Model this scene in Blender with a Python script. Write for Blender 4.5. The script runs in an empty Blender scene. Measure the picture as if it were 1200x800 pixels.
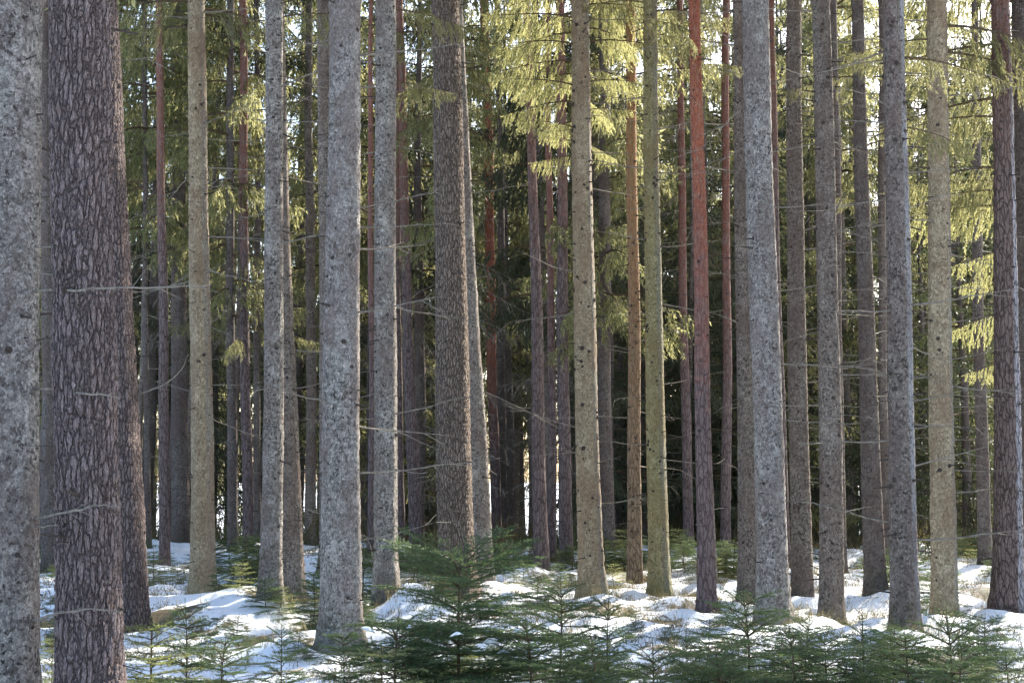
import bpy, math, random
import numpy as np
from mathutils import Vector, Matrix, Euler

random.seed(11)
rng = np.random.default_rng(11)
scene = bpy.context.scene
COL = scene.collection
R = math.radians

# ------------------------------------------------------------------ camera
CAM_Z, PITCH, F = 1.7, R(5.5), 1666.7            # F: focal length in pixels of a 1200 px wide picture
cam_d = bpy.data.cameras.new('camera')
cam_d.lens = 50; cam_d.sensor_width = 36
cam_d.clip_start = 0.05; cam_d.clip_end = 5000
cam = bpy.data.objects.new('camera', cam_d)
cam.location = (0, 0, CAM_Z); cam.rotation_euler = (R(90) + PITCH, 0, 0)
COL.objects.link(cam); scene.camera = cam

# ------------------------------------------------------------------ sky and sun
SUN_EL, SUN_AZ = R(33), R(38)                     # azimuth clockwise from the view direction (+Y)
w = bpy.data.worlds.new('World'); scene.world = w; w.use_nodes = True
nt = w.node_tree; nt.nodes.clear()
sky = nt.nodes.new('ShaderNodeTexSky'); sky.sky_type = 'NISHITA'; sky.sun_disc = False
sky.sun_elevation = SUN_EL; sky.sun_rotation = SUN_AZ
sky.air_density = 1.0; sky.dust_density = 2.0; sky.ozone_density = 1.0
bgn = nt.nodes.new('ShaderNodeBackground'); bgn.inputs['Strength'].default_value = 0.15
wo = nt.nodes.new('ShaderNodeOutputWorld')
nt.links.new(sky.outputs[0], bgn.inputs[0]); nt.links.new(bgn.outputs[0], wo.inputs[0])
sd = bpy.data.lights.new('sun', 'SUN'); sd.energy = 5.0; sd.angle = R(0.6); sd.color = (1.0, 0.93, 0.80)
sun = bpy.data.objects.new('sun', sd); COL.objects.link(sun)
to_sun = Vector((math.sin(SUN_AZ) * math.cos(SUN_EL), math.cos(SUN_AZ) * math.cos(SUN_EL), math.sin(SUN_EL)))
sun.rotation_euler = to_sun.to_track_quat('Z', 'Y').to_euler()
sun.location = to_sun * 60
vs = scene.view_settings
vs.view_transform = 'Standard'; vs.look = 'None'; vs.exposure = 1.85; vs.gamma = 1.0
scene.cycles.use_denoising = True
scene.cycles.max_bounces = 8; scene.cycles.diffuse_bounces = 4; scene.cycles.transmission_bounces = 4
scene.cycles.glossy_bounces = 1; scene.cycles.volume_bounces = 1
scene.cycles.sample_clamp_indirect = 8.0

# ------------------------------------------------------------------ numbers: noise, ground height, pixels
def _hash(ix, iy, s):
    h = np.sin(ix * 127.1 + iy * 311.7 + s * 74.7) * 43758.5453
    return h - np.floor(h)
def vnoise(x, y, s=0):
    x = np.asarray(x, float); y = np.asarray(y, float)
    ix = np.floor(x); iy = np.floor(y); fx = x - ix; fy = y - iy
    fx = fx * fx * (3 - 2 * fx); fy = fy * fy * (3 - 2 * fy)
    a = _hash(ix, iy, s); b = _hash(ix + 1, iy, s); c = _hash(ix, iy + 1, s); d = _hash(ix + 1, iy + 1, s)
    return (a + (b - a) * fx) * (1 - fy) + (c + (d - c) * fx) * fy
FEET = []                                         # (x, y, radius) of the trunks, for the snow round them
def ground(x, y, feet=True):
    x = np.asarray(x, float); y = np.asarray(y, float)
    near = np.clip((70 - np.hypot(x, y)) / 30, 0, 1)
    z = (vnoise(x / 3.1, y / 3.4, 1) - 0.5) * 0.34 * near
    z = z + np.maximum(vnoise(x / 1.05, y / 1.2, 2) - 0.45, 0) * 0.42 * near
    z = z + np.maximum(vnoise(x / 0.42, y / 0.5, 3) - 0.5, 0) * 0.17 * near
    z = z + ((vnoise(x / 0.16, y / 0.17, 4) - 0.5) * 0.040 + (vnoise(x / 0.3, y / 0.33, 14) - 0.5) * 0.05) * near
    s = np.clip((y - 31) / 60, 0, 1)
    z = z - 4.2 * s * s * (3 - 2 * s) - np.clip((y - 31) / 15, 0, 1) * 0.25
    if feet:
        for fx, fy, fr in FEET:
            d = np.hypot(x - fx, y - fy)
            z = z + 0.10 * np.exp(-((d - fr * 1.2 - 0.30) / 0.28) ** 2) * near
    return z
def ray(px, py):
    v = Vector(((px - 600) / F, 1.0, (400 - py) / F))
    c, s = math.cos(PITCH), math.sin(PITCH)
    return Vector((v.x, c * v.y - s * v.z, s * v.y + c * v.z))
def at_depth(px, py, Y):
    r = ray(px, py); return Vector((0, 0, CAM_Z)) + r * (Y / r.y)
def on_ground(px, py):
    r = ray(px, py); t = CAM_Z / -r.z
    for _ in range(12):
        p = Vector((0, 0, CAM_Z)) + r * t
        g = float(ground(p.x, p.y, False)); t += (p.z - g) / -r.z * 0.8
    p = Vector((0, 0, CAM_Z)) + r * t
    return Vector((p.x, p.y, float(ground(p.x, p.y, False))))

# ------------------------------------------------------------------ materials
def new_mat(name):
    m = bpy.data.materials.new(name); m.use_nodes = True
    t = m.node_tree; t.nodes.clear()
    return m, t, t.nodes, t.links
def N(t, kind, **kw):
    n = t.nodes.new(kind)
    for k, v in kw.items():
        if hasattr(n, k): setattr(n, k, v)
        else: n.inputs[k.replace('_', ' ')].default_value = v
    return n
def ramp(t, src, stops):
    n = t.nodes.new('ShaderNodeValToRGB'); e = n.color_ramp.elements
    while len(e) < len(stops): e.new(0.5)
    for el, (p, c) in zip(e, stops):
        el.position = p; el.color = (c, c, c, 1) if isinstance(c, (int, float)) else (*c, 1)
    t.links.new(src, n.inputs[0]); return n.outputs[0]
def mix(t, fac, a, b, mode='MIX'):
    n = t.nodes.new('ShaderNodeMix'); n.data_type = 'RGBA'; n.blend_type = mode
    for k, v in ((0, fac), (6, a), (7, b)):
        if isinstance(v, (int, float)): n.inputs[k].default_value = v
        elif isinstance(v, tuple): n.inputs[k].default_value = (*v, 1)
        else: t.links.new(v, n.inputs[k])
    return n.outputs[2]
def math_n(t, op, a, b=None):
    n = t.nodes.new('ShaderNodeMath'); n.operation = op
    for i, v in ((0, a), (1, b)):
        if v is None: continue
        if isinstance(v, (int, float)): n.inputs[i].default_value = v
        else: t.links.new(v, n.inputs[i])
    return n.outputs[0]
def coords(t, scale=(1, 1, 1)):
    tc = t.nodes.new('ShaderNodeTexCoord'); oi = t.nodes.new('ShaderNodeObjectInfo')
    m = math_n(t, 'MULTIPLY', oi.outputs['Random'], 57.0)
    cmb = t.nodes.new('ShaderNodeCombineXYZ')
    for i in range(3): t.links.new(m, cmb.inputs[i])
    ad = t.nodes.new('ShaderNodeVectorMath'); ad.operation = 'ADD'
    t.links.new(tc.outputs['Object'], ad.inputs[0]); t.links.new(cmb.outputs[0], ad.inputs[1])
    return ad.outputs[0], tc
def stretch(t, vec, s):
    m = t.nodes.new('ShaderNodeVectorMath'); m.operation = 'MULTIPLY'
    t.links.new(vec, m.inputs[0]); m.inputs[1].default_value = s
    return m.outputs[0]
def noise(t, vec, scale, detail=4, rough=0.55):
    n = t.nodes.new('ShaderNodeTexNoise'); n.inputs['Scale'].default_value = scale
    n.inputs['Detail'].default_value = detail; n.inputs['Roughness'].default_value = rough
    t.links.new(vec, n.inputs['Vector']); return n.outputs['Fac']
def finish(t, m, colour, height=None, bump=0.4, dist=0.01, rough=0.9, spec=0.15):
    b = t.nodes.new('ShaderNodeBsdfPrincipled'); b.inputs['Roughness'].default_value = rough
    b.inputs['Specular IOR Level'].default_value = spec
    if isinstance(colour, tuple): b.inputs['Base Color'].default_value = (*colour, 1)
    else: t.links.new(colour, b.inputs['Base Color'])
    if height is not None:
        bp = t.nodes.new('ShaderNodeBump'); bp.inputs['Strength'].default_value = bump
        bp.inputs['Distance'].default_value = dist
        t.links.new(height, bp.inputs['Height']); t.links.new(bp.outputs[0], b.inputs['Normal'])
    o = t.nodes.new('ShaderNodeOutputMaterial'); t.links.new(b.outputs[0], o.inputs[0])
    return b, o

def side_light_mix(t, c, flank, lo, v):  # paints light glancing along one side of the trunk into the bark colour
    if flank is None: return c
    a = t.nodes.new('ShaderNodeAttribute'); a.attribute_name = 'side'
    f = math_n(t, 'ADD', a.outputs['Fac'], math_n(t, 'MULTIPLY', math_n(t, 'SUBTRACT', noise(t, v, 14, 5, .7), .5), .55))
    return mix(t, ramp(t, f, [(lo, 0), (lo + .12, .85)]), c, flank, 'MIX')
def spruce_bark(name, base, dark, pale, speck=0.5, lichen=0.3, flank=None, flank_lo=.5):
    """flaky scales, clustered dark specks, pale lichen blotches and a mossy tint"""
    base, dark, pale = [tuple(x * k_ for x in q) for q, k_ in ((base, 1.5), (dark, 1.15), (pale, 1.6))]
    m, t, n, l = new_mat(name)
    v, tc = coords(t)
    flat = stretch(t, v, (1, 1, 0.72))
    vo = N(t, 'ShaderNodeTexVoronoi'); vo.inputs['Scale'].default_value = 42; l.new(flat, vo.inputs['Vector'])
    sc = ramp(t, vo.outputs['Distance'], [(0.05, 1.0), (0.62, 0.0)])
    fl = ramp(t, vo.outputs['Color'], [(0.15, 0.0), (0.85, 1.0)])
    big = noise(t, v, 2.3, 4, 0.6)
    mid = noise(t, flat, 16, 4, 0.65)
    fine = noise(t, v, 95, 4, 0.7)
    c = mix(t, ramp(t, mid, [(0.32, 0), (0.68, 1)]), dark, base)
    c = mix(t, math_n(t, 'MULTIPLY', fl, 0.62), c, pale)
    lich = ramp(t, noise(t, v, 5.5, 6, 0.72), [(0.52, 0), (0.60, 1)])
    c = mix(t, math_n(t, 'MULTIPLY', lich, lichen * 1.3), c, tuple(min(1, x * 1.3) for x in pale))
    c = side_light_mix(t, c, flank, flank_lo, v)
    clus = ramp(t, big, [(0.34, 0.30), (0.60, 1.0)])
    sp = ramp(t, noise(t, stretch(t, v, (1, 1, 0.85)), 34, 5, 0.68), [(0.53, 0), (0.60, 1)])
    sp2 = ramp(t, noise(t, stretch(t, v, (1, 1, 1.5)), 15, 4, 0.62), [(0.585, 0), (0.625, 1)])
    c = mix(t, math_n(t, 'MULTIPLY', math_n(t, 'MULTIPLY', sp2, clus), speck * .8), c, tuple(x * 0.36 for x in dark))
    c = mix(t, math_n(t, 'MULTIPLY', math_n(t, 'MULTIPLY', sp, clus), speck), c, tuple(x * 0.28 for x in dark))
    c = mix(t, math_n(t, 'MULTIPLY', ramp(t, fine, [(0.42, 1), (0.52, 0)]), 0.42), c, tuple(x * 0.4 for x in dark))
    pf = ramp(t, noise(t, stretch(t, v, (1, 1, 0.7)), 48, 4, 0.7), [(0.55, 0), (0.62, 1)])
    c = mix(t, math_n(t, 'MULTIPLY', pf, 0.6), c, tuple(min(1, x * 1.3) for x in pale))
    # lifted scale edges
    wn = t.nodes.new('ShaderNodeVectorMath'); wn.operation = 'MULTIPLY_ADD'; nn = t.nodes.new('ShaderNodeTexNoise'); nn.inputs['Scale'].default_value = 38
    l.new(v, nn.inputs['Vector']); l.new(nn.outputs['Color'], wn.inputs[0]); wn.inputs[1].default_value = (.06, .06, .04); l.new(flat, wn.inputs[2])
    ed = N(t, 'ShaderNodeTexVoronoi', feature='DISTANCE_TO_EDGE'); ed.inputs['Scale'].default_value = 36; l.new(wn.outputs[0], ed.inputs['Vector'])
    edge = ramp(t, ed.outputs['Distance'], [(0.0, 1), (0.10, 0)])
    c = mix(t, math_n(t, 'MULTIPLY', math_n(t, 'MULTIPLY', edge, ramp(t, noise(t, v, 11, 4), [(.42, .05), (.62, 1)])), 0.38), c, tuple(x * 0.4 for x in dark))
    c = mix(t, math_n(t, 'MULTIPLY', ramp(t, noise(t, stretch(t, v, (1, 1, .35)), 3.2, 5, .65), [(.42, 0), (.60, 1)]), .55), c, (base[0] * .62, base[1] * .52, base[2] * .50))
    # greenish algae near the foot
    sep = t.nodes.new('ShaderNodeSeparateXYZ'); l.new(tc.outputs['Object'], sep.inputs[0])
    foot = math_n(t, 'MULTIPLY', ramp(t, sep.outputs['Z'], [(0.05, 1), (0.5, 0)]), ramp(t, big, [(0.3, 0.0), (0.65, 0.6)]))
    c = mix(t, foot, c, tuple(x * 0.5 for x in (base[0] * 0.8, base[1], base[2] * 0.6)))
    h = math_n(t, 'ADD', math_n(t, 'MULTIPLY', math_n(t, 'SUBTRACT', 1.0, edge), 0.45), math_n(t, 'MULTIPLY', fine, 1.1))
    h = math_n(t, 'ADD', h, math_n(t, 'MULTIPLY', mid, 1.2))
    finish(t, m, c, h, 1.0, 0.032)
    return m

def pine_bark(name, base, pale, crack, red=None, z0=3.0, z1=7.0, disp=0.0, scale=1.0, flank=None):
    """long plates parted by dark furrows; thin orange bark above z0..z1 when red is given"""
    m, t, n, l = new_mat(name)
    v, tc = coords(t)
    wob = N(t, 'ShaderNodeTexNoise'); wob.inputs['Scale'].default_value = 9 * scale; wob.inputs['Detail'].default_value = 3
    l.new(v, wob.inputs['Vector'])
    wv = t.nodes.new('ShaderNodeVectorMath'); wv.operation = 'MULTIPLY_ADD'
    l.new(wob.outputs['Color'], wv.inputs[0]); wv.inputs[1].default_value = (0.055 / scale,) * 3; l.new(v, wv.inputs[2])
    st = stretch(t, wv.outputs[0], (1, 1, 0.21))
    def vor(s):
        a = N(t, 'ShaderNodeTexVoronoi', feature='DISTANCE_TO_EDGE'); a.inputs['Scale'].default_value = s
        l.new(st, a.inputs['Vector']); return a.outputs['Distance']
    e1, e2 = vor(17 * scale), vor(44 * scale)
    cr1 = ramp(t, e1, [(0.0, 0), (0.16, 0.8), (0.4, 1)])
    cr2 = ramp(t, e2, [(0.0, 0), (0.14, 1)])
    cell = N(t, 'ShaderNodeTexVoronoi'); cell.inputs['Scale'].default_value = 17 * scale; l.new(st, cell.inputs['Vector'])
    fine = noise(t, stretch(t, v, (1, 1, 0.5)), 70, 5, 0.7)
    mid = noise(t, v, 7, 4, 0.6)
    c = mix(t, ramp(t, fine, [(0.3, 0), (0.7, 1)]), tuple(x * 0.62 for x in base), pale)
    c = mix(t, ramp(t, cell.outputs['Color'], [(0.1, 0.0), (0.9, 0.55)]), c, base)
    c = mix(t, ramp(t, mid, [(0.45, 0), (0.7, 0.5)]), c, pale)
    c = side_light_mix(t, c, flank, .38, v)
    c = mix(t, ramp(t, e1, [(0.0, 0.9), (0.06, 0.5), (0.14, 0.0)]), c, crack)
    c = mix(t, ramp(t, e2, [(0.0, 0.55), (0.07, 0.0)]), c, crack)
    if red is not None:
        sep = t.nodes.new('ShaderNodeSeparateXYZ'); l.new(tc.outputs['Object'], sep.inputs[0])
        mr = t.nodes.new('ShaderNodeMapRange'); mr.inputs['From Min'].default_value = z0; mr.inputs['From Max'].default_value = z1
        l.new(math_n(t, 'ADD', sep.outputs['Z'], math_n(t, 'MULTIPLY', math_n(t, 'SUBTRACT', mid, 0.5), 4.0)), mr.inputs['Value'])
        rc = mix(t, ramp(t, fine, [(0.35, 0), (0.65, 1)]), tuple(x * 0.6 for x in red), tuple(min(1, x * 1.25) for x in red))
        rc = mix(t, ramp(t, noise(t, stretch(t, v, (1, 1, 0.4)), 20, 4), [(0.5, 0), (0.66, 0.6)]), rc, (red[0], red[1] * 1.7, red[2] * 2.0))
        rc = mix(t, ramp(t, noise(t, v, 30, 3), [(0.60, 0), (0.65, 0.6)]), rc, crack)
        c = mix(t, mr.outputs[0], c, rc)
    h = math_n(t, 'ADD', math_n(t, 'MULTIPLY', cr1, 1.0), math_n(t, 'MULTIPLY', cr2, 0.4))
    h = math_n(t, 'ADD', h, math_n(t, 'MULTIPLY', fine, 0.35))
    b, o = finish(t, m, c, h, 0.8, 0.02 if not disp else 0.012)
    if disp:
        d = t.nodes.new('ShaderNodeDisplacement'); d.inputs['Midlevel'].default_value = 0.9
        d.inputs['Scale'].default_value = disp; l.new(h, d.inputs['Height']); l.new(d.outputs[0], o.inputs['Displacement'])
        m.displacement_method = 'BOTH'
    return m

def needle_mat(name, top, under, trans, tfac):
    m, t, n, l = new_mat(name)
    v, tc = coords(t)
    nz = noise(t, v, 1.1, 4, 0.7)
    oi = t.nodes.new('ShaderNodeObjectInfo')
    c = mix(t, ramp(t, nz, [(0.35, 0), (0.65, 1)]), top, under)
    c = mix(t, math_n(t, 'MULTIPLY', oi.outputs['Random'], 0.35), c, (top[0] * 1.5, top[1] * 1.15, top[2] * 0.8))
    d = t.nodes.new('ShaderNodeBsdfPrincipled'); d.inputs['Roughness'].default_value = 0.55
    d.inputs['Specular IOR Level'].default_value = 0.35; l.new(c, d.inputs['Base Color'])
    tr = t.nodes.new('ShaderNodeBsdfTranslucent'); tr.inputs['Color'].default_value = (*trans, 1)
    mx = t.nodes.new('ShaderNodeMixShader'); mx.inputs[0].default_value = tfac
    l.new(d.outputs[0], mx.inputs[1]); l.new(tr.outputs[0], mx.inputs[2])
    o = t.nodes.new('ShaderNodeOutputMaterial'); l.new(mx.outputs[0], o.inputs[0])
    return m
def plain(name, c, c2=None, scale=20):
    m, t, n, l = new_mat(name); v, tc = coords(t)
    nz = noise(t, v, scale, 4, 0.6)
    col = mix(t, ramp(t, nz, [(0.35, 0), (0.65, 1)]), c, c2 or tuple(x * 0.5 for x in c))
    finish(t, m, col, nz, 0.5, 0.004)
    return m

M = {}
M['grey'] = spruce_bark('bark_grey_spruce', (.235, .21, .185), (.10, .088, .078), (.40, .37, .335), 1.0, 0.5)
M['silver'] = spruce_bark('bark_silver_spruce', (.25, .225, .205), (.12, .105, .095), (.42, .39, .36), 0.95, 0.4)
M['buff'] = spruce_bark('bark_sunlit_buff_spruce', (.345, .27, .175), (.20, .15, .095), (.50, .41, .285), 0.55, 0.3, (.40, .375, .33), .5)  # buff bark with the warm sunlight on these trunks mixed into its colour
M['olive'] = spruce_bark('bark_olive_spruce', (.30, .26, .12), (.19, .165, .075), (.42, .385, .23), 0.5, 0.3, (.32, .31, .25), .15)
M['flanked'] = spruce_bark('bark_sidelit_spruce', (.19, .155, .135), (.085, .07, .06), (.31, .27, .235), 1.0, 0.3, (.50, .50, .52), .40)
M['brown'] = spruce_bark('bark_brown_spruce', (.20, .168, .142), (.09, .074, .064), (.33, .285, .245), 0.95, 0.3)
M['dim'] = spruce_bark('bark_dim_spruce', (.15, .125, .11), (.075, .06, .055), (.23, .20, .18), 0.6, 0.2)
M['plated'] = pine_bark('bark_plated_pine', (.185, .138, .128), (.27, .22, .215), (.045, .033, .032), disp=0.011, scale=1.95)
M['furrowed'] = pine_bark('bark_furrowed_pine', (.235, .18, .145), (.35, .29, .245), (.045, .033, .027), disp=0.012, scale=1.9)
M['redpine'] = pine_bark('bark_red_pine', (.17, .125, .12), (.25, .195, .19), (.06, .04, .04), (.33, .115, .07), 2.5, 6.0, scale=1.3)
M['redthin'] = pine_bark('bark_faded_red_pine', (.16, .12, .115), (.24, .185, .18), (.06, .04, .04), (.235, .11, .085), 3.0, 7.0, scale=1.3)
M['redhigh'] = pine_bark('bark_red_topped_pine', (.15, .11, .105), (.23, .18, .175), (.05, .035, .033), (.21, .105, .08), 5.5, 8.5, scale=1.3)
M['thickpine'] = pine_bark('bark_thick_pine', (.155, .108, .092), (.25, .185, .165), (.03, .02, .018), (.17, .085, .062), 5.0, 8.0, scale=1.5, flank=(.38, .37, .40))
M['orange'] = pine_bark('bark_orange_pine', (.25, .18, .12), (.34, .26, .18), (.08, .055, .04), (.34, .18, .085), 1.5, 8, scale=1.5)
M['knot'] = plain('knot_wood', (.035, .028, .024), (.075, .06, .05), 60)
M['dead'] = plain('dead_wood', (.23, .205, .165), (.12, .10, .085), 14)
M['twig'] = plain('live_twig', (.12, .085, .05), (.06, .045, .03), 25)
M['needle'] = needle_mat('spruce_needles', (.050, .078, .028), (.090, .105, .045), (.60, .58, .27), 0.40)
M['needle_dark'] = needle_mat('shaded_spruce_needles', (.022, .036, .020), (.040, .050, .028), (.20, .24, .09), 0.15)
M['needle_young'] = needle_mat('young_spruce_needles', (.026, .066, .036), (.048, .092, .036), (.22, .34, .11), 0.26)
M['needle_sunlit'] = needle_mat('pale_spruce_needles', (.20, .23, .09), (.28, .29, .13), (.84, .82, .38), 0.5)  # lit copy of the needles: glow of backlit sprays put into the colour
M['needle_young_sunlit'] = needle_mat('sunlit_young_needles', (.12, .16, .06), (.17, .20, .085), (.50, .55, .20), 0.35)  # brighter copy of the young needles, sunshine painted into the colour
M['pine_needle'] = needle_mat('pine_needles', (.050, .075, .035), (.07, .09, .04), (.30, .36, .12), 0.3)
M['shrub'] = needle_mat('bilberry_twigs', (.085, .065, .035), (.06, .075, .03), (.24, .20, .08), 0.2)
M['straw'] = needle_mat('dry_straw', (.30, .24, .13), (.22, .17, .09), (.4, .33, .16), 0.3)

def snow_ground():
    m, t, n, l = new_mat('old_snow_and_litter'); tc = t.nodes.new('ShaderNodeTexCoord'); v = tc.outputs['Object']
    at = t.nodes.new('ShaderNodeAttribute'); at.attribute_name = 'litter'
    edge = math_n(t, 'ADD', at.outputs['Fac'], math_n(t, 'MULTIPLY', math_n(t, 'SUBTRACT', noise(t, v, 9, 6, 0.75), 0.5), 0.9))
    lit = ramp(t, edge, [(0.65, 0), (0.73, 1)])
    crumbs = ramp(t, noise(t, v, 60, 4, 0.65), [(0.62, 0), (0.66, 1)])
    crumbs = math_n(t, 'MAXIMUM', crumbs, ramp(t, noise(t, v, 24, 5, 0.7), [(0.60, 0), (0.635, 1)]))
    zone = ramp(t, noise(t, v, 0.9, 3), [(0.45, 0.15), (0.6, 1)])
    soil = mix(t, ramp(t, noise(t, v, 22, 5, 0.7), [(0.35, 0), (0.65, 1)]), (.045, .032, .018), (.13, .10, .05))
    soil = mix(t, ramp(t, noise(t, v, 4, 4), [(0.5, 0), (0.62, 0.8)]), soil, (.06, .075, .02))
    sn = mix(t, ramp(t, noise(t, v, 3, 5), [(0.3, 0), (0.7, 1)]), (.66, .69, .74), (.80, .82, .85))
    c = mix(t, math_n(t, 'MULTIPLY', crumbs, math_n(t, 'MULTIPLY', zone, 0.8)), sn, (.10, .07, .04))
    c = mix(t, lit, c, soil)
    h = math_n(t, 'ADD', noise(t, v, 14, 5, 0.6), math_n(t, 'MULTIPLY', noise(t, v, 80, 3, 0.6), math_n(t, 'ADD', math_n(t, 'MULTIPLY', lit, 1.0), 0.10)))
    finish(t, m, c, h, 0.5, 0.03, 0.6, 0.2)
    return m
M['ground'] = snow_ground()
m_, t_, n_, l_ = new_mat('clean_snow'); v_, tc_ = coords(t_)
finish(t_, m_, (.84, .86, .88), noise(t_, v_, 40, 4), 0.4, 0.01, 0.55, 0.2); M['snow'] = m_

# ------------------------------------------------------------------ mesh helpers
def side_attr(me, k):
    n = len(me.vertices); th = np.arange(n) % k * 2 * np.pi / k
    me.attributes.new('side', 'FLOAT', 'POINT').data.foreach_set('value', np.cos(th).astype(np.float32)); return me
def tri_mesh(name, V, T, mats, mi=None, smooth=False):
    V = np.asarray(V, np.float32).reshape(-1, 3); T = np.asarray(T, np.int32).reshape(-1, 3)
    me = bpy.data.meshes.new(name)
    me.vertices.add(len(V)); me.vertices.foreach_set('co', V.ravel())
    me.loops.add(T.size); me.loops.foreach_set('vertex_index', T.ravel())
    me.polygons.add(len(T)); me.polygons.foreach_set('loop_start', np.arange(0, T.size, 3, dtype=np.int32))
    for m in mats: me.materials.append(m)
    if mi is not None: me.polygons.foreach_set('material_index', np.asarray(mi, np.int32))
    me.polygons.foreach_set('use_smooth', np.full(len(T), smooth))
    me.update(); me.validate()
    return me
def link(name, me, parent=None, loc=(0, 0, 0), rot=(0, 0, 0), scale=(1, 1, 1)):
    o = bpy.data.objects.new(name, me); COL.objects.link(o)
    o.location = loc; o.rotation_euler = rot; o.scale = scale
    if parent is not None: o.parent = parent
    return o
def frames(D):
    D = D / np.maximum(np.linalg.norm(D, axis=1, keepdims=True), 1e-9)
    up = np.where(np.abs(D[:, 2:3]) > 0.9, np.array([[1., 0, 0]]), np.array([[0, 0, 1.]]))
    A = np.cross(D, up); A /= np.linalg.norm(A, axis=1, keepdims=True)
    return D, A, np.cross(D, A)
def prisms(P0, P1, r0, r1, k=3):
    P0, P1 = np.asarray(P0, float), np.asarray(P1, float)
    r0 = np.asarray(r0, float); r1 = np.asarray(r1, float)
    D, A, B = frames(P1 - P0); n = len(P0)
    ang = np.arange(k) * 2 * np.pi / k
    ring = np.cos(ang)[None, :, None] * A[:, None] + np.sin(ang)[None, :, None] * B[:, None]
    V = np.concatenate([P0[:, None] + ring * r0[:, None, None], P1[:, None] + ring * r1[:, None, None]], 1)
    t = []
    for i in range(k):
        j = (i + 1) % k
        t += [(i, j, k + j), (i, k + j, k + i)]
    T = np.array(t)[None] + (np.arange(n) * 2 * k)[:, None, None]
    return V.reshape(-1, 3), T.reshape(-1, 3)
def needles(S0, S1, spacing, length, width, spread=1.0, droop=0.0, g=rng):
    """thin triangles standing off the twig segments S0-S1"""
    S0, S1 = np.asarray(S0, float), np.asarray(S1, float)
    L = np.linalg.norm(S1 - S0, axis=1); cnt = np.maximum(1, np.round(L / spacing)).astype(int)
    idx = np.repeat(np.arange(len(L)), cnt); n = len(idx)
    u = g.random(n)[:, None]
    P = S0[idx] + (S1 - S0)[idx] * u
    D, A, B = frames((S1 - S0)[idx])
    a = g.random(n) * 2 * np.pi
    side = np.cos(a)[:, None] * A + np.sin(a)[:, None] * B
    d = D * (0.75 + 0.3 * g.random(n)[:, None]) + side * spread * (0.6 + 0.5 * g.random(n)[:, None])
    d[:, 2] -= droop
    d /= np.linalg.norm(d, axis=1, keepdims=True)
    ln = (length * (0.7 + 0.6 * g.random(n)))[:, None]
    wv = np.cross(d, g.normal(size=(n, 3))); wv /= np.linalg.norm(wv, axis=1, keepdims=True)
    V = np.stack([P - wv * width / 2, P + wv * width / 2, P + d * ln], 1)
    return V.reshape(-1, 3), np.arange(n * 3).reshape(-1, 3)
def merge(parts):
    Vs, Ts, Ms, k = [], [], [], 0
    for V, T, m in parts:
        Vs.append(V); Ts.append(T + k); Ms.append(np.full(len(T), m)); k += len(V)
    return np.concatenate(Vs), np.concatenate(Ts), np.concatenate(Ms)

# a live spruce limb: woody axis, side twigs along it, small twigs hanging from those
def limb_segments(rnd, org, az, L, rise, sag, hang, seg, wood, density=1.0):
    n = max(4, int(L / 0.22)); pts = []
    d = Vector((math.cos(az), math.sin(az), 0)); s = Vector((-d.y, d.x, 0))
    bend = rnd.uniform(-.12, .12)
    for i in range(n + 1):
        u = i / n
        z = rise * L * u - sag * L * u * u + 0.30 * sag * L * u ** 4
        pts.append(org + d * (L * u) + s * (bend * L * u * u) + Vector((0, 0, z)))
    r0 = 0.006 + 0.008 * L
    for i in range(n):
        wood.append((pts[i], pts[i + 1], r0 * (1 - i / n) + .002, r0 * (1 - (i + 1) / n) + .002))
    m = int(L * 15 * density)
    for j in range(m):
        u = 0.10 + 0.90 * (j + rnd.random()) / m
        f = u * n; i = min(n - 1, int(f)); p = pts[i].lerp(pts[i + 1], f - i)
        ax = (pts[i + 1] - pts[i]).normalized()
        sg = 1 if j % 2 else -1
        l2 = (0.16 + 0.34 * math.sin(math.pi * min(1, u * 0.80 + .18))) * min(1.0, L * .6) * rnd.uniform(.65, 1.3)
        out = (ax * rnd.uniform(.35, .8) + s * sg * rnd.uniform(.35, 1.0) + Vector((0, 0, -hang * rnd.uniform(.3, 1.5)))).normalized()
        dwn = (out * 0.6 + Vector((0, 0, -0.85 * hang - .15))).normalized()
        q1 = p + out * l2 * .5; q2 = q1 + dwn * l2 * .6
        seg.append((p, q1)); seg.append((q1, q2))
        for k in range(int(4 * density)):
            b = p.lerp(q1, rnd.random()) if k % 2 else q1.lerp(q2, rnd.random() * .8)
            t = (out * rnd.uniform(.1, .7) + s * rnd.uniform(-.6, .6) + ax * rnd.uniform(-.3, .5) + Vector((0, 0, -hang * rnd.uniform(.3, 1.6)))).normalized()
            seg.append((b, b + t * l2 * rnd.uniform(.25, .55)))
    seg.append((pts[-2], pts[-1] + (pts[-1] - pts[-2]) * .6))

def limb_mesh_data(seg, wood, spacing, nl, nw, hang=.35, mat_n=1):
    S0 = np.array([tuple(a) for a, b in seg]); S1 = np.array([tuple(b) for a, b in seg])
    parts = [(*prisms([tuple(x[0]) for x in wood], [tuple(x[1]) for x in wood], [x[2] for x in wood], [x[3] for x in wood], 4), 0)]
    parts.append((*prisms(S0, S1, np.full(len(S0), .003), np.full(len(S0), .002), 3), 0))
    parts.append((*needles(S0, S1, spacing, nl, nw, .75, hang), mat_n))
    return merge(parts)

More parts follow.
